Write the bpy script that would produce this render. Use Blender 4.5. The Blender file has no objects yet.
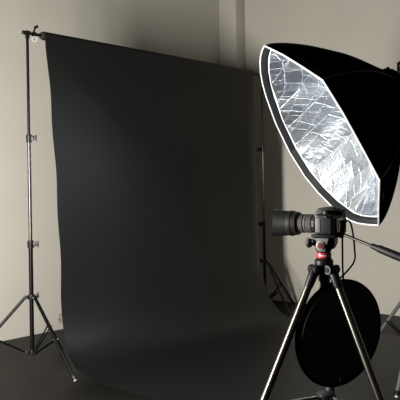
import bpy, bmesh, math, random
from mathutils import Vector, Matrix, noise

random.seed(7)
scene = bpy.context.scene
COL = scene.collection
PI = math.pi
V = Vector

# ------------------------------------------------------------------ materials
def nodes_of(name):
    m = bpy.data.materials.new(name)
    m.use_nodes = True
    nt = m.node_tree
    return m, nt, nt.nodes['Principled BSDF']

def link(nt, a, ao, b, bi):
    nt.links.new(a.outputs[ao], b.inputs[bi])

def mat(name, col, rough=.5, metal=0., var=.12, scale=40., bump=0., spec=.5, bscale=None, coat=0.):
    """Procedural paint / plastic / metal: noise varies the colour, optional bump."""
    m, nt, p = nodes_of(name)
    tc = nt.nodes.new('ShaderNodeTexCoord')
    nz = nt.nodes.new('ShaderNodeTexNoise')
    nz.inputs['Scale'].default_value = scale
    nz.inputs['Detail'].default_value = 5
    link(nt, tc, 'Object', nz, 'Vector')
    r = nt.nodes.new('ShaderNodeValToRGB')
    r.color_ramp.elements[0].position = .3
    r.color_ramp.elements[1].position = .7
    r.color_ramp.elements[0].color = (*[c * (1 - var) for c in col], 1)
    r.color_ramp.elements[1].color = (*[min(1, c * (1 + var)) for c in col], 1)
    link(nt, nz, 'Fac', r, 'Fac')
    link(nt, r, 'Color', p, 'Base Color')
    p.inputs['Roughness'].default_value = rough
    p.inputs['Metallic'].default_value = metal
    p.inputs['Specular IOR Level'].default_value = spec
    p.inputs['Coat Weight'].default_value = coat
    if bump:
        n2 = nz
        if bscale:
            n2 = nt.nodes.new('ShaderNodeTexNoise')
            n2.inputs['Scale'].default_value = bscale
            n2.inputs['Detail'].default_value = 4
            link(nt, tc, 'Object', n2, 'Vector')
        b = nt.nodes.new('ShaderNodeBump')
        b.inputs['Strength'].default_value = bump
        b.inputs['Distance'].default_value = .004
        link(nt, n2, 'Fac', b, 'Height')
        link(nt, b, 'Normal', p, 'Normal')
    return m

M = {}
M['wall'] = mat('plaster_paint', (.47, .445, .39), .85, var=.03, scale=1.6, bump=.15, bscale=60, spec=.2)
M['pilaster'] = mat('pilaster_paint', (.47, .445, .39), .85, var=.02, scale=2, spec=.2)
M['paper'] = mat('black_paper', (.0062, .0062, .0061), .5, var=.06, scale=2.2, bump=.05, bscale=3, spec=.27)
M['core'] = mat('cardboard', (.022, .014, .013), .8, scale=90)
M['black_metal'] = mat('black_metal', (.002, .002, .002), .35, var=.1, spec=.16)
M['pole_metal'] = mat('anodised_pole', (.07, .065, .063), .3, metal=.9, var=.08, scale=8)
M['black_plastic'] = mat('black_plastic', (.004, .004, .004), .42, spec=.3, bump=.1, scale=200)
M['chrome'] = mat('chrome', (.75, .74, .72), .2, metal=1, var=.03)
M['pale_rubber'] = mat('pale_rubber', (.55, .54, .51), .6)
M['fabric'] = mat('black_fabric', (.0012, .0012, .0012), .7, var=.2, scale=300, bump=.1, spec=0.)
M['lip'] = mat('black_lip', (.007, .007, .0085), .6, var=.2, scale=250, bump=.15, spec=.3)
M['piping'] = mat('white_piping', (.86, .86, .85), .6, var=.04)
M['seam'] = mat('dark_seam', (.006, .006, .006), .6, var=.2, scale=200, spec=.15)
M['rubber'] = mat('rubber_grip', (.005, .005, .005), .5, bump=.15, scale=400, spec=.3)
M['tripod_tube'] = mat('tripod_tube', (.13, .122, .11), .3, metal=1, var=.06, scale=12)
M['casting'] = mat('tripod_casting', (.004, .004, .0045), .4, var=.15, scale=90, bump=.1, spec=.3)
M['head_grey'] = mat('head_grey', (.10, .10, .094), .45, var=.1, scale=120)
M['red'] = mat('red_anodised', (.34, .014, .035), .4, var=.1)
M['dark_red'] = mat('dark_red_dial', (.10, .012, .014), .4, var=.1)
M['dial_ring'] = mat('pale_dial_ring', (.40, .33, .31), .5, var=.05)
M['white'] = mat('white_mark', (.75, .74, .72), .5, var=.03)
M['camera'] = mat('camera_body', (.002, .002, .002), .45, var=.2, scale=500, bump=.1, spec=.25)
M['camera_grey'] = mat('camera_panel', (.10, .104, .10), .5, var=.12, scale=400, bump=.2)
M['hood'] = mat('lens_hood', (.011, .011, .011), .38, var=.1, scale=300, spec=.6)
M['lens'] = mat('lens_barrel', (.022, .0215, .02), .38, var=.15, scale=200)
M['lens_rub'] = mat('lens_rubber', (.035, .034, .032), .6, var=.2, scale=200)
M['lens_red'] = mat('lens_red_ring', (.20, .12, .115), .45, var=.1)
M['glass'] = mat('lens_glass', (.01, .01, .02), .05, var=.05, coat=1)
M['case'] = mat('case_nylon', (.026, .034, .033), .65, var=.25, scale=300, bump=.15, spec=.2)
M['strobe'] = mat('strobe_casing', (.62, .62, .6), .4, var=.05)
M['outlet'] = mat('outlet_plastic', (.30, .27, .23), .5, var=.05)

# ribbed focus rubber
def ribbed():
    m, nt, p = nodes_of('ribbed_rubber')
    tc = nt.nodes.new('ShaderNodeTexCoord')
    w = nt.nodes.new('ShaderNodeTexWave'); w.bands_direction = 'X'
    w.inputs['Scale'].default_value = 120
    link(nt, tc, 'Object', w, 'Vector')
    r = nt.nodes.new('ShaderNodeValToRGB')
    r.color_ramp.elements[0].color = (.018, .018, .017, 1)
    r.color_ramp.elements[1].color = (.085, .082, .076, 1)
    link(nt, w, 'Fac', r, 'Fac'); link(nt, r, 'Color', p, 'Base Color')
    b = nt.nodes.new('ShaderNodeBump'); b.inputs['Distance'].default_value = .001
    link(nt, w, 'Fac', b, 'Height'); link(nt, b, 'Normal', p, 'Normal')
    p.inputs['Roughness'].default_value = .6
    return m
M['ribbed'] = ribbed()

# painted concrete floor: brownish black, cloudy, speckled grit
def floor_mat():
    m, nt, p = nodes_of('dark_floor')
    tc = nt.nodes.new('ShaderNodeTexCoord')
    n1 = nt.nodes.new('ShaderNodeTexNoise'); n1.inputs['Scale'].default_value = 1.3; n1.inputs['Detail'].default_value = 6
    n2 = nt.nodes.new('ShaderNodeTexNoise'); n2.inputs['Scale'].default_value = 70; n2.inputs['Detail'].default_value = 5
    for n in (n1, n2): link(nt, tc, 'Object', n, 'Vector')
    r = nt.nodes.new('ShaderNodeValToRGB')
    r.color_ramp.elements[0].position = .3; r.color_ramp.elements[0].color = (.0055, .005, .0042, 1)
    r.color_ramp.elements[1].position = .7; r.color_ramp.elements[1].color = (.0105, .0092, .0076, 1)
    link(nt, n1, 'Fac', r, 'Fac')
    r2 = nt.nodes.new('ShaderNodeValToRGB')
    r2.color_ramp.elements[0].position = .4; r2.color_ramp.elements[0].color = (.6, .6, .6, 1)
    r2.color_ramp.elements[1].position = .68; r2.color_ramp.elements[1].color = (1.5, 1.5, 1.5, 1)
    link(nt, n2, 'Fac', r2, 'Fac')
    mx = nt.nodes.new('ShaderNodeMix'); mx.data_type = 'RGBA'; mx.blend_type = 'MULTIPLY'
    mx.inputs[0].default_value = 1
    nt.links.new(r.outputs['Color'], mx.inputs[6]); nt.links.new(r2.outputs['Color'], mx.inputs[7])
    nt.links.new(mx.outputs[2], p.inputs['Base Color'])
    mr = nt.nodes.new('ShaderNodeMapRange')
    mr.inputs['To Min'].default_value = .38; mr.inputs['To Max'].default_value = .62
    link(nt, n1, 'Fac', mr, 'Value'); nt.links.new(mr.outputs[0], p.inputs['Roughness'])
    b = nt.nodes.new('ShaderNodeBump'); b.inputs['Strength'].default_value = .6; b.inputs['Distance'].default_value = .006
    link(nt, n2, 'Fac', b, 'Height'); link(nt, b, 'Normal', p, 'Normal')
    p.inputs['Specular IOR Level'].default_value = .15
    return m
M['floor'] = floor_mat()

# crinkled silver lining: fold creases + fine wrinkles
def silver_mat():
    m, nt, p = nodes_of('crinkled_silver')
    N = nt.nodes.new
    tc = N('ShaderNodeTexCoord')
    def noise_tex(scale, dist=0., detail=5):
        n = N('ShaderNodeTexNoise'); n.inputs['Scale'].default_value = scale; n.inputs['Detail'].default_value = detail
        n.inputs['Distortion'].default_value = dist; link(nt, tc, 'Object', n, 'Vector'); return n
    # straight folds left by packing: two overlaid fold grids; every fold cell lies at its own slight tilt
    def folds(rot, sc, off, w, h):
        mp = N('ShaderNodeMapping'); mp.inputs['Rotation'].default_value = (0, 0, rot); mp.inputs['Scale'].default_value = (sc, sc, 0)
        mp.inputs['Location'].default_value = (off, off * .37, 0)
        link(nt, tc, 'Object', mp, 'Vector')
        b = N('ShaderNodeTexBrick'); b.inputs['Scale'].default_value = 1; b.offset = .37; b.squash = .7; b.squash_frequency = 3
        b.inputs['Color1'].default_value = (0, 0, 0, 1); b.inputs['Color2'].default_value = (1, 1, 1, 1); b.inputs['Mortar'].default_value = (.5, .5, .5, 1)
        b.inputs['Mortar Size'].default_value = .018; b.inputs['Mortar Smooth'].default_value = .8
        b.inputs['Brick Width'].default_value = w; b.inputs['Row Height'].default_value = h
        link(nt, mp, 'Vector', b, 'Vector'); return b
    f1 = folds(.55, 6.0, .3, .85, .42); f2 = folds(.30, 4.4, .9, .7, .55)
    b1 = N('ShaderNodeBump'); b1.inputs['Strength'].default_value = .8; b1.inputs['Distance'].default_value = .012
    nt.links.new(f1.outputs['Fac'], b1.inputs['Height'])
    b3 = N('ShaderNodeBump'); b3.inputs['Strength'].default_value = .6; b3.inputs['Distance'].default_value = .010; b3.invert = True
    nt.links.new(f2.outputs['Fac'], b3.inputs['Height']); link(nt, b1, 'Normal', b3, 'Normal')
    b2 = N('ShaderNodeBump'); b2.inputs['Strength'].default_value = .36; b2.inputs['Distance'].default_value = .02
    link(nt, noise_tex(12, 1.6, 5), 'Fac', b2, 'Height'); link(nt, b3, 'Normal', b2, 'Normal')
    # per-cell tilt
    cb = N('ShaderNodeCombineXYZ')
    def centred(b):
        a = N('ShaderNodeMath'); a.operation = 'MULTIPLY_ADD'; a.inputs[1].default_value = .44; a.inputs[2].default_value = -.22
        link(nt, b, 'Color', a, 0); return a
    nt.links.new(centred(f1).outputs[0], cb.inputs[0]); nt.links.new(centred(f2).outputs[0], cb.inputs[1])
    ad = N('ShaderNodeVectorMath'); ad.operation = 'ADD'
    link(nt, b2, 'Normal', ad, 0); link(nt, cb, 'Vector', ad, 1)
    nm = N('ShaderNodeVectorMath'); nm.operation = 'NORMALIZE'; link(nt, ad, 'Vector', nm, 0)
    link(nt, nm, 'Vector', p, 'Normal')
    p.inputs['Base Color'].default_value = (.64, .68, .73, 1)
    p.inputs['Metallic'].default_value = 1
    p.inputs['Roughness'].default_value = .42
    return m
M['silver'] = silver_mat()

# ------------------------------------------------------------------ mesh builder
class MB:
    def __init__(s): s.bm = bmesh.new()
    def add(s, verts, faces):
        vs = [s.bm.verts.new(v) for v in verts]
        for f in faces:
            try: s.bm.faces.new([vs[i] for i in f])
            except ValueError: pass
        return s
    def box(s, c, size, rot=None, bev=0., seg=2):
        mt = Matrix.Translation(c) @ (rot.to_4x4() if rot else Matrix.Identity(4)) @ Matrix.Diagonal((*size, 1))
        r = bmesh.ops.create_cube(s.bm, size=1, matrix=mt)
        if bev:
            es = {e for v in r['verts'] for e in v.link_edges}
            bmesh.ops.bevel(s.bm, geom=list(es), offset=bev, segments=seg, affect='EDGES', profile=.6)
        return s
    def sweep(s, pts, rad, n=14, closed=False, flat=1., up=None):
        pts = [V(p) for p in pts]; N = len(pts)
        rad = rad if isinstance(rad, (list, tuple)) else [rad] * N
        rings = []; ref = None
        for i, p in enumerate(pts):
            if closed: t = pts[(i + 1) % N] - pts[i - 1]
            else: t = pts[min(i + 1, N - 1)] - pts[max(i - 1, 0)]
            t.normalize()
            if ref is None: ref = V(up) if up else (V((0, 0, 1)) if abs(t.z) < .9 else V((1, 0, 0)))
            a = (ref - t * ref.dot(t)); a.normalize(); ref = a
            b = t.cross(a)
            rings.append([p + (a * math.cos(2 * PI * k / n) * flat + b * math.sin(2 * PI * k / n)) * rad[i] for k in range(n)])
        vs = [q for r in rings for q in r]; fs = []
        for i in range(N if closed else N - 1):
            j = (i + 1) % N
            for k in range(n):
                l = (k + 1) % n
                fs.append((i * n + k, i * n + l, j * n + l, j * n + k))
        if not closed:
            fs.append(tuple(range(n))[::-1]); fs.append(tuple((N - 1) * n + k for k in range(n)))
        return s.add(vs, fs)
    def tube(s, a, b, r, r2=None, n=16):
        return s.sweep([a, b], [r, r if r2 is None else r2], n)
    def lathe(s, prof, o=(0, 0, 0), axis=(0, 0, 1), n=28, closed=False):
        """prof: (radius, distance along axis)"""
        o = V(o); ax = V(axis).normalized()
        a = V((0, 0, 1)) if abs(ax.z) < .9 else V((1, 0, 0))
        a = (a - ax * a.dot(ax)).normalized(); b = ax.cross(a)
        N = len(prof); vs = []; fs = []
        for r, h in prof:
            for k in range(n):
                t = 2 * PI * k / n
                vs.append(o + ax * h + (a * math.cos(t) + b * math.sin(t)) * max(r, 1e-4))
        for i in range(N if closed else N - 1):
            j = (i + 1) % N
            for k in range(n):
                l = (k + 1) % n
                fs.append((i * n + k, i * n + l, j * n + l, j * n + k))
        if not closed:
            fs.append(tuple(range(n))[::-1]); fs.append(tuple((N - 1) * n + k for k in range(n)))
        return s.add(vs, fs)
    def prism(s, poly, h0, h1, mt=None, bev=0.):
        """poly in local xz plane, extruded along y from h0 to h1"""
        n = len(poly)
        vs = [V((x, h0, z)) for x, z in poly] + [V((x, h1, z)) for x, z in poly]
        if mt: vs = [mt @ v for v in vs]
        bvs = [s.bm.verts.new(v) for v in vs]
        fs = [s.bm.faces.new([bvs[i] for i in range(n)]), s.bm.faces.new([bvs[n + i] for i in reversed(range(n))])]
        for i in range(n):
            j = (i + 1) % n
            fs.append(s.bm.faces.new([bvs[i], bvs[n + i], bvs[n + j], bvs[j]]))
        if bev:
            es = {e for f in fs for e in f.edges}
            bmesh.ops.bevel(s.bm, geom=list(es), offset=bev, segments=2, affect='EDGES', profile=.6)
        return s
    def sphere(s, c, r, sc=(1, 1, 1)):
        bmesh.ops.create_uvsphere(s.bm, u_segments=14, v_segments=8, radius=r,
                                  matrix=Matrix.Translation(c) @ Matrix.Diagonal((*sc, 1)))
        return s
    def build(s, name, m, parent=None, smooth=True, ang=38):
        bmesh.ops.recalc_face_normals(s.bm, faces=s.bm.faces)
        me = bpy.data.meshes.new(name); s.bm.to_mesh(me); s.bm.free()
        me.materials.append(m)
        if smooth:
            me.shade_smooth(); me.set_sharp_from_angle(angle=math.radians(ang))
        o = bpy.data.objects.new(name, me); COL.objects.link(o)
        if parent: o.parent = parent
        return o

def tag(o, label, cat, group=None):
    o['label'] = label; o['category'] = cat
    if group: o['group'] = group
    return o

def thing(name, label, cat, loc, rz=0., group=None, matrix=None):
    o = bpy.data.objects.new(name, None); COL.objects.link(o)
    o.empty_display_size = .1
    if matrix: o.matrix_world = matrix
    else: o.location = loc; o.rotation_euler = (0, 0, rz)
    return tag(o, label, cat, group)

def struct(o):
    o['kind'] = 'structure'; return o

# ------------------------------------------------------------------ survey frame
# Room axes: the long wall is y = 0, the right-hand wall x = 0, floor z = 0.
CX, CY, CZ = -6.816, -5.739, 1.45               # where the photographer stands
HX, HY = .6785, -.7347                          # photographer's right; (-HY, HX) is straight ahead
YAW = math.atan2(HY, HX)
def room(x, d, z=0.):
    """x metres to the photographer's right, d metres ahead -> room point"""
    return V((CX + x * HX - d * HY, CY + x * HY + d * HX, z))
def rdir(x, d, z=0.):
    return V((x * HX - d * HY, x * HY + d * HX, z))

# ------------------------------------------------------------------ setting
b = MB(); b.box((-6, -5, -.06), (12.2, 10.2, .12)); struct(b.build('floor', M['floor']))
b = MB(); b.box((-6, .1, 2.1), (12.2, .2, 4.2)); struct(b.build('wall_left', M['wall']))
b = MB(); b.box((.1, -5, 2.1), (.2, 10., 4.2)); struct(b.build('wall_right', M['wall']))
b = MB(); b.box((-.0925, -.1425, 2.1), (.185, .285, 4.2), bev=.006); struct(b.build('trim_1', M['pilaster']))

# wall socket, low on the wall beside the paper's left edge
X = thing('wall_socket', 'small beige wall socket plate low on the wall beside the paper edge', 'socket', (-2.735, 0, .12))
b = MB(); b.box((0, -.008, 0), (.085, .016, .085), bev=.004); b.build('plate', M['outlet'], X)
b = MB(); b.box((0, -.03, 0), (.05, .03, .035), bev=.006); b.tube((0, -.03, 0), (-.07, -.035, 0), .006); b.build('plug', M['outlet'], X)

# ------------------------------------------------------------------ light stands
def light_stand(label, x, y, top, hub, low, R, angs, collars, knob, group, scale=1., legm='black_metal', base=0.):
    """three-legged stand: telescoping pole, locking collars, spread legs with braces"""
    s = scale
    t = thing('light_stand', label, 'stand', (x, y, base), 0, group)
    rs = [.0175 * s, .0145 * s, .0115 * s]
    zs = [low - .025] + collars + [top]
    kd = V((math.cos(knob), math.sin(knob), 0))
    b = MB(); b.tube((0, 0, zs[0]), (0, 0, zs[1]), rs[0], n=20); b.build('lower_pole', M['black_metal'], t)
    b = MB(); b.tube((0, 0, zs[1] - .02), (0, 0, zs[2]), rs[1], n=20); b.build('middle_pole', M['pole_metal'], t)
    b = MB(); b.tube((0, 0, zs[2] - .02), (0, 0, zs[3]), rs[2], n=20)
    b.lathe([(.011 * s, 0), (.017 * s, 0), (.017 * s, .02), (.012 * s, .024), (.012 * s, .03)], (0, 0, top - .03)); b.build('upper_pole', M['black_metal'], t)
    for i, z in enumerate(collars):
        r = rs[i] + .005
        b = MB()
        b.lathe([(r - .003, -.035), (r + .002, -.033), (r + .003, -.005), (r + .004, 0), (r + .003, .026), (r - .003, .03)], (0, 0, z), n=20)
        b.box(kd * (r + .006) + V((0, 0, z)), (.03, .022, .04), Matrix.Rotation(knob, 3, 'Z'), .004)
        c = b.build('locking_collar', M['black_plastic'], t)
        b = MB(); e = r + .018
        b.tube(kd * e + V((0, 0, z)), kd * (e + .014) + V((0, 0, z)), .006)
        b.box(kd * (e + .018) + V((0, 0, z)), (.014, .018, .048), Matrix.Rotation(knob, 3, 'Z'), .005)
        b.build('knob', M['black_plastic'], c)
    for nm, z in (('upper_hub', hub), ('lower_hub', low)):
        b = MB(); r = rs[0]
        b.lathe([(r, -.022), (r + .009, -.02), (r + .011, 0), (r + .009, .02), (r, .022)], (0, 0, z), n=20)
        for a in angs:
            d = V((math.cos(a), math.sin(a), 0)); rot = Matrix.Rotation(a, 3, 'Z')
            n_ = V((-d.y, d.x, 0))
            for sg in (-1, 1):
                b.box(d * (r + .022) + n_ * .013 * sg + V((0, 0, z)), (.036, .005, .024), rot, .002)
        hb = b.build(nm, M['black_plastic'], t)
        for a in angs:
            d = V((math.cos(a), math.sin(a), 0)); n_ = V((-d.y, d.x, 0))
            q = d * (r + .031) + V((0, 0, z))
            b = MB(); b.tube(q - n_ * .019, q + n_ * .019, .0055, n=10)
            b.build('rivet', M['chrome'], hb)
        if nm == 'upper_hub':
            b = MB()
            b.tube(kd * (r + .008) + V((0, 0, z + .012)), kd * (r + .036) + V((0, 0, z + .012)), .006)
            b.box(kd * (r + .036) + V((0, 0, z + .014)), (.014, .016, .05), Matrix.Rotation(knob, 3, 'Z'), .005)
            b.build('knob', M['black_plastic'], hb)
    for a in angs:
        d = V((math.cos(a), math.sin(a), 0)); n_ = V((-d.y, d.x, 0))
        p0 = d * (rs[0] + .031) + V((0, 0, hub)); p1 = d * R + V((0, 0, .016))
        b = MB(); b.sweep([p0, p1], .0125 * s, 12, flat=1.0); lg = b.build('leg', M[legm], t)
        u = (p1 - p0).normalized()
        b = MB(); b.lathe([(.009, -.03), (.0165, -.03), (.0165, -.002), (.013, .006), (.004, .009)], p1, u, 14)
        b.build('foot_cap', M['black_plastic'], lg)
        b = MB(); b.lathe([(.0125, 0), (.012, .005), (.005, .009)], p1 + u * .005, u, 14); b.build('foot_tip', M['pale_rubber'], lg)
        q = p0.lerp(p1, .53); q0 = d * (rs[0] + .031) + V((0, 0, low))
        b = MB()
        for sg in (-1, 1): b.sweep([q0 + n_ * .0085 * sg, q + n_ * .0165 * sg], .0062 * s, 8)
        br = b.build('brace', M['black_metal'], t)
        b = MB(); b.tube(q - n_ * .026, q + n_ * .026, .005, n=10); b.build('rivet', M['chrome'], br)
    return t

BARZ, BARY = 2.704, -1.07
LX, RX = -3.782, -.689
kn = YAW
dg = math.radians
light_stand('tall black backdrop stand left of the black paper', LX, BARY, BARZ - .013, .578, .134, .56,
            [dg(-90), dg(30), dg(150)], [1.004, 1.857], kn, 'backdrop stands')
light_stand('black backdrop stand at the right end of the black paper near the corner', RX, BARY, BARZ - .013, .578, .134, .54,
            [dg(-2), dg(123), dg(248)], [1.004, 1.857], kn + PI, 'backdrop stands')

# crossbar
X = thing('crossbar', 'thin black horizontal bar through the paper roll between both stands', 'bar', (LX, BARY, BARZ))
L = RX - LX
b = MB(); b.tube((-.035, 0, 0), (L + .035, 0, 0), .0125); b.build('bar', M['black_metal'], X)
for xx in (0, L):
    b = MB(); b.box((xx, 0, .0), (.045, .036, .036), bev=.006); b.lathe([(.016, -.018), (.016, -.006)], (xx, 0, 0))
    b.build('bar_socket', M['black_plastic'], X)
for xx in (-.035, L + .035):
    b = MB(); b.lathe([(.004, -.006), (.015, -.005), (.015, .008), (.01, .012)], (xx, 0, 0), (-1 if xx < 0 else 1, 0, 0)); b.build('end_cap', M['black_plastic'], X)

# hook clip on the bar beside the left stand
X = thing('bar_clip', 'small black clip with a chrome ring on the bar above the left stand', 'clip', (LX + .062, BARY, BARZ))
b = MB(); b.lathe([(.013, -.011), (.021, -.011), (.021, .011), (.013, .011)], (0, 0, 0), (1, 0, 0), closed=True)
b.tube((0, 0, .018), (.008, -.004, .05), .0075); b.build('clamp_band', M['black_plastic'], X)
b = MB(); b.box((.018, -.006, .060), (.040, .014, .022), Matrix.Rotation(dg(-32), 3, 'Y'), .005); b.build('wing_lever', M['black_plastic'], X)
b = MB(); b.sweep([(.0 + .017 * math.cos(a), -.008 - .010 * math.cos(a), -.041 + .021 * math.sin(a)) for a in [2 * PI * k / 24 for k in range(24)]], .0022, 8, closed=True)
b.build('ring', M['pale_rubber'], X)

# ------------------------------------------------------------------ black seamless paper
PX0, PX1 = -3.635, -.915
ROLL = .036
X = thing('paper_backdrop', 'wide roll of black seamless paper hanging and sweeping onto the floor', 'backdrop', (0, 0, 0))
b = MB(); n = 36
b.lathe([(.0285, PX0), (ROLL, PX0), (ROLL, PX1), (.0285, PX1)], (0, BARY, BARZ), (1, 0, 0), n, closed=True); b.build('roll', M['paper'], X)
b = MB(); b.lathe([(.0135, PX0 - .02), (.0275, PX0 - .02), (.0275, PX1 + .05), (.0135, PX1 + .05)], (0, BARY, BARZ), (1, 0, 0), n, closed=True)
b.build('cardboard_core', M['core'], X)

def cr(p, t):
    """Catmull-Rom through the profile points"""
    n = len(p) - 1; f = t * n; i = min(int(f), n - 1); f -= i
    g = lambda k: V(p[max(0, min(n, k))])
    a, b_, c, d = g(i - 1), g(i), g(i + 1), g(i + 2)
    return .5 * ((2 * b_) + (c - a) * f + (2 * a - 5 * b_ + 4 * c - d) * f * f + (3 * b_ - a - 3 * c + d) * f ** 3)
#            x-left  x-right  y offset  z
prof = [(-3.635, -.915, 0, 2.70), (-3.625, -.915, -.014, 2.45), (-3.608, -.916, -.038, 2.1), (-3.595, -.918, -.062, 1.75),
        (-3.592, -.92, -.082, 1.4), (-3.592, -.922, -.096, 1.1), (-3.595, -.925, -.108, .82), (-3.605, -.93, -.128, .58),
        (-3.625, -.932, -.165, .38), (-3.65, -.935, -.225, .225), (-3.665, -.935, -.315, .115), (-3.68, -.935, -.43, .045),
        (-3.695, -.935, -.57, .014), (-3.70, -.935, -.75, .005), (-3.70, -.935, -1.1, .004), (-3.70, -.935, -1.7, .004), (-3.70, -.935, -2.3, .004), (-3.70, -.935, -2.95, .004)]
P4 = [Vector(q) for q in prof]
NT, NS = 128, 72
vs = []; fs = []
for i in range(NT + 1):
    t = i / NT
    q = cr(P4, t)
    hang = max(0, min(1, (q[3] - .15) / .4))
    for j in range(NS + 1):
        s = j / NS
        xx = q[0] + (q[1] - q[0]) * s
        if s == 0: xx += .006 * math.sin(q[3] * 9) * hang
        yy = BARY - ROLL + q[2]
        # the hanging sheet bellies a little and its long edges curl
        yy += hang * (.010 * math.sin(2.3 * s * PI + q[3]) * min(1, (2.7 - q[3]) * 1.5)
                      + .014 * noise.noise(V((s * 5, q[3] * .9, 0))) * min(1, (2.7 - q[3])))
        ed = max(0, 1 - (1 - s) / .06)
        yy += hang * .03 * ed ** 2 * min(1, (2.7 - q[3]))
        vs.append((xx, yy, max(q[3], .004)))
for i in range(NT):
    for j in range(NS):
        a = i * (NS + 1) + j
        fs.append((a, a + 1, a + NS + 2, a + NS + 1))
b = MB(); b.add(vs, fs); sh = b.build('paper_sheet', M['paper'], X, ang=180)
md = sh.modifiers.new('thickness', 'SOLIDIFY'); md.thickness = .0015; md.offset = 0
es = sh.modifiers.new('crisp_edges', 'EDGE_SPLIT'); es.split_angle = .6

# ------------------------------------------------------------------ softbox, strobe and their stand
SBC = V((.786, 4.615, 1.776)); SN = V((-.8446, -.1054, -.525)).normalized()   # opening centre and facing, survey frame
C3 = room(*SBC); N3 = rdir(*SN).normalized()
DEP, SR, RO = .688, .75, .399
e1s = SN.cross(V((0, 0, 1))).normalized(); e2s = SN.cross(e1s)
E1 = rdir(*e1s); E2 = rdir(*e2s); BK = -N3
# local frame: x = E1, y = E2 (or its mirror), z = towards the back
mt = Matrix((E1, E2, BK)).transposed().to_4x4()
hand = 1
if mt.determinant() < 0:
    mt = Matrix((E1, -E2, BK)).transposed().to_4x4(); hand = -1
mt.translation = C3
X = thing('octagonal_softbox', 'large octagonal black softbox with crinkled silver lining and white edge', 'softbox', None, matrix=mt)
# the hoop is an octagon pulled slightly out of true by its fabric: (x, y) in the plane of the opening, three spans a side
RIM = [(-0.1572, 0.6964), (-0.0595, 0.685), (0.0494, 0.6625), (0.1379, 0.6333), (0.2769, 0.5703), (0.4063, 0.4826), (0.5024, 0.3927), (0.6698, 0.1878), (0.7787, -0.0749), (0.7761, -0.3039), (0.6817, -0.4658), (0.5422, -0.5932), (0.3226, -0.7005), (0.1821, -0.7182), (-0.0115, -0.7185), (-0.2208, -0.7087), (-0.3869, -0.5837), (-0.5485, -0.468), (-0.6979, -0.3611), (-0.7333, -0.1374), (-0.7638, 0.0947), (-0.7596, 0.3178), (-0.5916, 0.4365), (-0.3923, 0.5694)]
def oct_pt(k, r, h, j=0.):
    """point at corner k (+ j of a side) of the hoop shrunk to r (metres at nominal radius SR); rounds off towards the ring"""
    f = (k + j) * 3; i = int(math.floor(f)) % 24; u = f - math.floor(f)
    a, c = V(RIM[i]), V(RIM[(i + 1) % 24])
    q = a.lerp(c, u)
    w = max(0, min(1, (r / SR - .12) / .5))
    ang = math.atan2(q.y, q.x)
    q = q * w + V((math.cos(ang), math.sin(ang))) * SR * (1 - w)
    return V((q.x * r / SR, q.y * r / SR, h))
PR = [(0, 1.0), (.1, .965), (.25, .875), (.4, .765), (.55, .635), (.69, .505), (.82, .35), (.92, .22), (1, .135)]
def pr(t):
    for (a, ra), (c, rc) in zip(PR, PR[1:]):
        if t <= c: return ra + (rc - ra) * (t - a) / (c - a)
    return PR[-1][1]
def pr_s(t):
    return sum(pr(max(0, min(1, t + o))) for o in (-.05, -.025, 0, .025, .05)) / 5
def oct_skin(t0, t1, nt, ns, off, wob, sag):
    vs = []; fs = []
    W = 8 * ns
    for i in range(nt + 1):
        t = t0 + (t1 - t0) * i / nt
        r = pr_s(t) * SR - off
        for k in range(8):
            for j in range(ns):
                f = j / ns
                p = oct_pt(k, r, t * DEP, f)
                rad = V((p.x, p.y, 0)).normalized()
                bow = 4 * f * (1 - f)
                p -= rad * sag * r * bow * math.sin(min(1, t * 2.0) * PI / 2)
                if wob and j:
                    p -= rad * wob * (.8 + noise.noise(p * 6) + .7 * noise.noise(p * 15)) * bow ** .4
                vs.append(p)
    for i in range(nt):
        for j in range(W):
            l = (j + 1) % W
            fs.append((i * W + j, i * W + l, (i + 1) * W + l, (i + 1) * W + j))
    return vs, fs
b = MB(); b.add(*oct_skin(0, 1, 26, 9, 0, 0, .035)); sh = b.build('outer_shell', M['fabric'], X, ang=20)
b = MB(); b.add(*oct_skin(.0, .08, 4, 9, .006, 0, .0)); b.build('front_lip', M['lip'], X, ang=20)
b = MB(); b.add(*oct_skin(.075, .985, 40, 15, .012, .009, .035)); b.build('silver_lining', M['silver'], X, ang=30)
def ring_pts(r, h, ns=1):
    return [oct_pt(k, r, h, j / ns) for k in range(8) for j in range(ns)]
b = MB(); b.sweep(ring_pts(SR, -.003, 9), .0055, 8, closed=True); b.build('edge_piping', M['piping'], X)
b = MB(); b.sweep(ring_pts(pr_s(.075) * SR - .014, .075 * DEP, 9), .006, 8, closed=True); b.build('seam_piping', M['piping'], X)
for k in range(8):
    b = MB(); b.sweep([oct_pt(k, pr_s(t) * SR + .003, t * DEP) for t in [i / 20 for i in range(21)]], .0045, 6)
    b.build('rib_seam', M['seam'], X)
b = MB(); b.lathe([(.065, -.02), (.108, -.02), (.112, 0), (.112, .03), (.09, .036), (.065, .036)], (0, 0, DEP), n=32, closed=True)
sr = b.build('speed_ring', M['black_metal'], X)
for k in range(8):
    b = MB(); p = oct_pt(k, .112, DEP + .012); d = V((p.x, p.y, 0)).normalized()
    b.tube(p - d * .01, p + d * .02, .011); b.build('rib_socket', M['black_plastic'], sr)

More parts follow.
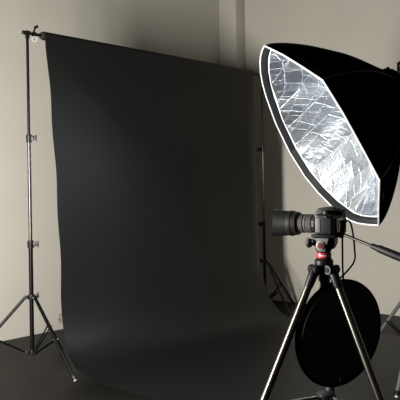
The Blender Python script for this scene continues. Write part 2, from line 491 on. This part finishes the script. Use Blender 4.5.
# strobe head behind the speed ring
mt2 = mt.copy(); mt2.translation = C3 + BK * (DEP + .036)
X = thing('strobe_head', 'white studio flash head behind the softbox at the right edge of frame', 'strobe', None, matrix=mt2)
b = MB(); b.lathe([(.02, -.05), (.062, -.05), (.062, -.002), (.075, 0), (.075, .03), (.066, .04)], n=32); b.build('mount_ring', M['white'], X)
b = MB(); b.lathe([(.066, .035), (.07, .05), (.07, .3), (.064, .315), (.02, .318)], n=32); b.build('casing', M['strobe'], X)
b = MB(); b.lathe([(.071, .3), (.072, .312), (.06, .33), (.02, .332)], n=32); b.build('rear_panel', M['black_plastic'], X)
ul = mt.to_3x3().inverted() @ V((0, 0, 1)); ul.z = 0; ul.normalize()      # up, across the head
b = MB(); b.sweep([ul * .068 + V((0, 0, .05)), ul * .105 + V((0, 0, .07)), ul * .108 + V((0, 0, .2)), ul * .068 + V((0, 0, .24))], .012, 10)
b.build('handle', M['black_plastic'], X)
SP = room(1.66, 5.05)
dn = -ul
b = MB(); b.box(dn * .085 + V((0, 0, .14)), (.05, .05, .06), bev=.006)
pl = (mt2.inverted() @ V((SP.x, SP.y, 2.02)))
b.sweep([dn * .085 + V((0, 0, .14)), pl], .016, 12); b.build('tilt_bracket', M['black_metal'], X)
# modelling lamp bulb inside the ring
b = MB(); b.sphere((0, 0, -.07), .028); b.build('flash_tube', M['white'], X)

angA = math.atan2(*reversed(rdir(-.347, -.53).to_2d()))
light_stand('black light stand under the softbox, only its legs showing at the right edge', SP.x, SP.y, 2.03, .70, .164, .66,
            [angA, angA + dg(-120), angA + dg(120)], [1.1, 1.6], kn, None, 1.15, 'head_grey', .006)

# ------------------------------------------------------------------ camera tripod with fluid head
TX = room(.447, 2.44)
T = thing('camera_tripod', 'grey-legged tripod with black fluid head and red band carrying the camera', 'tripod', TX, YAW)
def leg_dir(a): return V((math.cos(dg(a)), math.sin(dg(a)), 0))
for a in (75, -53, 203):
    d = leg_dir(a); nrm = V((-d.y, d.x, 0))
    p0 = d * .038 + V((0, 0, 1.142)); p1 = d * .585 + V((0, 0, .025))
    u = (p1 - p0).normalized(); LEN = (p1 - p0).length
    at = lambda s: p0 + u * s
    b = MB(); b.tube(at(.055), at(.537), .0138, n=24); lg = b.build('leg', M['tripod_tube'], T)
    b = MB(); b.tube(at(.53), at(LEN - .02), .0108, n=18); b.build('lower_tube', M['tripod_tube'], lg)
    b = MB()   # top casting: clevis with pivot boss
    b.sweep([at(-.012), at(.008), at(.035), at(.06), at(.072)], [.013, .019, .0175, .0165, .014], 14)
    b.tube(p0 - nrm * .026, p0 + nrm * .026, .0165, n=20); cs = b.build('leg_casting', M['casting'], lg)
    b = MB(); b.tube(p0 - nrm * .029, p0 + nrm * .029, .0085, n=16); b.build('pivot_bolt', M['seam'], cs)
    b = MB()
    b.lathe([(.012, -.022), (.0165, -.02), (.0175, .0), (.0165, .028), (.0105, .032)], at(.524), u, 20)
    out = (nrm if a == 203 else -nrm)
    k = at(.524) + d * .02 + V((0, 0, .012))
    b.tube(at(.524), k, .006); b.sphere(k + d * .004, .011, (1, 1, .8)); b.build('leg_lock', M['casting'], lg)
    b = MB(); b.lathe([(.009, -.04), (.014, -.035), (.016, 0), (.013, .014)], at(LEN - .014), u, 16); b.build('rubber_foot', M['rubber'], lg)
    # spreader arm
    q = at(.524 - .010); h = d * .03 + V((0, 0, q.z - .004))
    b = MB(); b.box((q + h) / 2, ((q - h).length, .012, .010), Matrix.Rotation(dg(a), 3, 'Z'), .002); b.build('spreader_arm', M['head_grey'], T)
    hz = q.z - .004
b = MB(); b.lathe([(.012, -.012), (.034, -.012), (.036, 0), (.034, .012), (.012, .012)], (0, 0, hz), n=24)
for a in (75, -53, 203):
    d = leg_dir(a); nrm = V((-d.y, d.x, 0)); b.tube(d * .032 + V((0, 0, hz)) - nrm * .014, d * .032 + V((0, 0, hz)) + nrm * .014, .007, n=12)
b.build('spreader_hub', M['casting'], T)
b = MB(); b.lathe([(.014, 1.068), (.0195, 1.069), (.0195, 1.07), (.016, 1.074), (.016, 1.095), (.021, 1.098), (.021, 1.125), (.03, 1.13), (.034, 1.145), (.034, 1.172), (.026, 1.182)], n=28)
b.build('centre_column', M['casting'], T)
b = MB(); b.lathe([(.02, 1.181), (.0265, 1.182), (.0275, 1.185), (.0275, 1.198), (.0265, 1.201), (.02, 1.202)], n=32); rb = b.build('red_band', M['red'], T)
rb['label'] = 'red ring below the fluid head'
b = MB()
for k, (w, g) in enumerate([(.10, 0), (.07, 0), (.10, 0), (.05, 0), (.09, 0), (.07, 0), (.10, 0), (.06, 0)]):
    a = dg(-128 + k * 13)
    d = V((math.cos(a), math.sin(a), 0))
    b.box(d * .0276 + V((0, 0, 1.1915)), (.0009, .0285 * w * 1.2, .006 if k % 2 else .0045), Matrix.Rotation(a, 3, 'Z'))
b.build('white_lettering', M['white'], rb)
b = MB()
b.lathe([(.018, 1.2), (.024, 1.202), (.029, 1.212), (.029, 1.222), (.022, 1.226)], n=28)
hd = Matrix.Rotation(dg(-27), 4, 'Z')
b.prism([(-.012, 1.212), (.030, 1.212), (.042, 1.232), (.044, 1.256), (-.030, 1.256), (-.026, 1.236)], -.012, .040, hd, .004)
b.build('head_body', M['casting'], T)
b = MB(); b.prism([(-.014, 1.206), (.012, 1.206), (.028, 1.255), (-.036, 1.255), (-.032, 1.243)], -.030, -.012, hd, .003); sp = b.build('head_side_plate', M['head_grey'], T)
sp['label'] = 'grey side plate of the head'
nd = (hd @ V((0, -1, 0, 0))).to_3d() if False else (hd.to_3x3() @ V((0, -1, 0)))
kc = hd @ V((-.003, -.030, 1.229))
b = MB(); b.lathe([(.0150, 0), (.0150, .005), (.0120, .007), (.0115, .003)], kc, nd, 24); kr = b.build('drag_dial', M['dial_ring'], T)
b = MB(); b.lathe([(.0118, .0), (.0118, .007), (.009, .008), (.004, .008)], kc, nd, 20); b.build('dial_face', M['dark_red'], kr)
b = MB()
p = hd @ V((-.02, -.028, 1.230)); q = hd @ V((-.041, -.034, 1.238))
b.tube(p, q, .006)
b.sweep([q + V((0, 0, -.016)), q + V((-.003, 0, -.008)), q + V((-.004, 0, .004)), q + V((-.001, 0, .016))], [.008, .011, .012, .009], 14)
b.build('tilt_knob', M['casting'], T)
b = MB(); b.box(hd @ V((.004, .004, 1.262)), (.092, .052, .012), hd.to_3x3(), .003); b.build('quick_release_plate', M['casting'], T)
# pan handle
h0 = V((.056, -.02, 1.272)); h1 = V((.246, -.2, 1.190)); hu = (h1 - h0).normalized(); hl = (h1 - h0).length
b = MB(); b.lathe([(.006, -.02), (.015, -.02), (.017, -.008), (.017, .008), (.013, .014), (.006, .016)], h0, hu, 18)
b.tube(h0 + V((.010, .0, -.006)), h0 + V((.012, .0, .036)), .007); b.sphere(h0 + V((.012, 0, .038)), .010)
b.tube(h0 + V((-.02, .012, 0)), h0, .011)
b.build('handle_clamp', M['casting'], T)
b = MB(); b.tube(h0, h0 + hu * .16, .0055); ph = b.build('pan_handle', M['pole_metal'], T)
b = MB(); b.lathe([(.005, .13), (.0095, .133), (.0105, .15), (.0135, .165), (.0145, .22), (.0145, .31), (.0125, .325), (.006, .328)], h0, hu, 20)
g = b.build('handle_grip', M['rubber'], ph); g['label'] = 'black rubber grip'

# ------------------------------------------------------------------ DSLR
org = T.matrix_world if False else (Matrix.Translation(TX) @ Matrix.Rotation(YAW, 4, 'Z'))
D = thing('camera', 'black digital camera with hooded zoom lens pointing left on the tripod', 'camera', org @ V((.027, -.012, 1.2685)), YAW - dg(31))
D.scale = (1.1, 1.06, .985)
b = MB()
b.box((0, 0, .0385), (.058, .144, .077), bev=.009, seg=3)
b.box((-.018, .052, .036), (.04, .038, .07), bev=.012, seg=3)               # hand grip on the far side
b.lathe([(.036, 0), (.0375, .006), (.034, .012)], (-.026, 0, .0375), (-1, 0, 0), 28)
b.build('body', M['camera'], D)
b = MB(); b.prism([(-.052, .062), (-.050, .079), (-.036, .0965), (-.006, .101), (.020, .097), (.030, .085), (.030, .062)], -.031, .031, None, .007); b.build('prism_hump', M['camera'], D)
b = MB(); b.box((-.021, -.0723, .036), (.016, .003, .050), bev=.0012); sd = b.build('side_panel', M['camera_grey'], D)
sd['label'] = 'grey port cover on the camera side'
b = MB(); b.box((-.0275, -.056, .042), (.005, .03, .06), bev=.002); b.build('front_panel', M['camera_grey'], D)
b = MB(); b.box((.031, -.006, .034), (.006, .08, .052), bev=.002); b.build('rear_screen', M['glass'], D)
b = MB(); b.box((.036, 0, .080), (.016, .036, .024), bev=.006); b.build('eyecup', M['rubber'], D)
b = MB(); b.box((.002, 0, .1005), (.022, .022, .005), bev=.001); b.build('hot_shoe', M['head_grey'], D)
b = MB(); b.lathe([(.017, 0), (.017, .012), (.015, .014)], (.004, -.052, .076), n=24); b.build('mode_dial', M['camera'], D)
b = MB(); b.lathe([(.013, 0), (.013, .008)], (.004, .05, .076), n=20); b.build('control_dial', M['camera'], D)
b = MB(); b.sweep([(.004, -.072, .068), (.004, -.08, .07), (.012, -.082, .066), (.014, -.074, .064)], .0028, 8); b.build('strap_lug', M['black_metal'], D)
ax = (-1, 0, 0)
def lz(r0, r1, x0, x1, nm, m, par):
    r0 *= .95; r1 *= .95; b = MB(); b.lathe([(r0 - .006, x0), (r0, x0 + .001), (r1, x1 - .001), (r1 - .006, x1)], (0, 0, .0375), ax, 36); return b.build(nm, m, par)
Ln = lz(.0335, .0345, .034, .125, 'zoom_lens', M['lens'], D)
lz(.0355, .0355, .040, .046, 'mount_ring', M['chrome'], Ln)
lz(.0358, .0358, .047, .060, 'lens_switch_ring', M['lens'], Ln)
lz(.0368, .0372, .061, .082, 'zoom_ring', M['ribbed'], Ln)
lz(.0366, .0366, .0835, .0885, 'red_ring', M['lens_red'], Ln)['label'] = 'dusky red ring on the lens'
lz(.0372, .0378, .092, .112, 'focus_ring', M['ribbed'], Ln)
lz(.0385, .0395, .114, .124, 'filter_collar', M['lens'], Ln)
for zz, xx in ((.045, .0535), (.032, .0535)):
    b = MB(); b.box((-xx, -.0335, zz), (.004, .004, .005), bev=.001); b.build('lens_switch', M['dial_ring'], Ln)
# petal hood: tube wall whose front edge runs in four lobes
def hood():
    n = 56; vs = []; fs = []
    rows = [(.037, .113, 0), (.0435, .115, 0), (.0455, .131, 0), (.0480, .133, 0), (.0485, .143, 0), (.0460, .146, 0), (.0490, .172, .2), (.0525, .200, 1), (.0505, .200, 1), (.047, .172, .2), (.042, .135, 0), (.035, .113, 0)]
    for r, h, w in rows:
        for k in range(n):
            t = 2 * PI * k / n
            hh = h + w * .011 * math.cos(2 * t)
            vs.append((-hh, r * math.sin(t), .0375 + r * math.cos(t)))
    R = len(rows)
    for i in range(R):
        j = (i + 1) % R
        for k in range(n):
            l = (k + 1) % n
            fs.append((i * n + k, i * n + l, j * n + l, j * n + k))
    b = MB(); b.add(vs, fs); return b
hood().build('lens_hood', M['hood'], Ln)
b = MB(); b.lathe([(.034, .1235), (.034, .126), (.02, .131), (.004, .133)], (0, 0, .0375), ax, 28); b.build('front_element', M['glass'], Ln)

# ------------------------------------------------------------------ round reflector case hanging from the tripod head
rn = V((.48, -.87, -.09)).normalized()
zc = V((.060, .036, .898)); RR = .199
R_ = thing('reflector_case', 'round black folded reflector case hanging by its strap between the tripod legs', 'reflector', org @ zc, YAW)
b = MB(); b.lathe([(.02, -.013), (RR - .022, -.013), (RR - .012, -.010), (RR - .005, 0), (RR - .012, .010), (RR - .022, .0115), (.02, .0135)], (0, 0, 0), rn, 72); b.build('case', M['case'], R_)
def ringpts(r, off, n=72):
    a = V((0, 0, 1)); a = (a - rn * a.dot(rn)).normalized(); c = rn.cross(a)
    return [rn * off + (a * math.cos(2 * PI * k / n) + c * math.sin(2 * PI * k / n)) * r for k in range(n)]
b = MB(); b.sweep(ringpts(RR - .003, 0), .007, 10, closed=True); b.build('rim', M['fabric'], R_)
b = MB(); b.sweep(ringpts(RR - .018, .0125), .0022, 6, closed=True); b.build('welt', M['seam'], R_)
up_ = (V((0, 0, 1)) - rn * rn.z).normalized(); sd_ = rn.cross(up_)
tp = -up_ * (RR - .022) + rn * .0155
b = MB(); b.box(tp + up_ * .006, (.004, .003, .018), bev=.001); b.build('zip_pull', M['pale_rubber'], R_)
s0 = up_ * (RR - .004) * .995 + sd_ * -.008; s1 = up_ * (RR - .008) * .985 + sd_ * .034
top = h0 + V((.012, 0, .05)) - zc
def loc(p): return V(p) - zc
path = [s0, loc((.068, .0, 1.14)), loc((.064, -.02, 1.20)), loc((.062, -.034, 1.262)), loc((.072, -.024, 1.300)), loc((.080, -.022, 1.316)), loc((.091, -.024, 1.312)), loc((.098, -.03, 1.285)), loc((.104, -.035, 1.22)), loc((.104, -.01, 1.16)), s1]
fine = [cr(path, i / 60) for i in range(61)]
b = MB(); b.sweep(fine, .0034, 8, flat=1.0); b.build('strap', M['fabric'], R_)

# ------------------------------------------------------------------ light
def area(name, loc, target, size, energy, col, size_y=None):
    l = bpy.data.lights.new(name, 'AREA'); l.energy = energy; l.color = col; l.size = size
    if size_y: l.shape = 'RECTANGLE'; l.size_y = size_y
    o = bpy.data.objects.new(name, l); COL.objects.link(o); o.location = loc
    o.rotation_euler = (V(target) - V(loc)).to_track_quat('-Z', 'Y').to_euler(); return o
KEY = V((-6.5, -3.0, 1.5))
area('strip_lamp', KEY, (-1.5, -.9, 1.15), .55, 370, (1, .975, .925), 1.5)
ml = bpy.data.lights.new('lining_fill', 'POINT'); ml.energy = 24; ml.color = (.9, .95, 1); ml.shadow_soft_size = .04  # fill light added inside the softbox to brighten its silver lining
mo = bpy.data.objects.new('lining_fill', ml); COL.objects.link(mo); mo.location = C3 + BK * (DEP - .13)
w = bpy.data.worlds.new('room_air'); scene.world = w; w.use_nodes = True
w.node_tree.nodes['Background'].inputs[0].default_value = (1, .95, .87, 1)
w.node_tree.nodes['Background'].inputs[1].default_value = .025

# ------------------------------------------------------------------ camera
cd = bpy.data.cameras.new('view_camera'); cd.sensor_width = 36; cd.lens = 670 / 400 * 36
cd.shift_y = -14 / 400; cd.clip_start = .05
co = bpy.data.objects.new('view_camera', cd); COL.objects.link(co)
fw = V((-HY, HX, 0)); rt = V((HX, HY, 0)); up = V((0, 0, 1))
a = .0157
r2 = rt * math.cos(a) - up * math.sin(a); u2 = rt * math.sin(a) + up * math.cos(a)
mc = Matrix((r2, u2, -fw)).transposed().to_4x4(); mc.translation = (CX, CY, CZ)
co.matrix_world = mc
scene.camera = co
vs_ = scene.view_settings
vs_.view_transform = 'Standard'; vs_.look = 'None'; vs_.exposure = 0; vs_.gamma = 1; vs_.use_curve_mapping = False
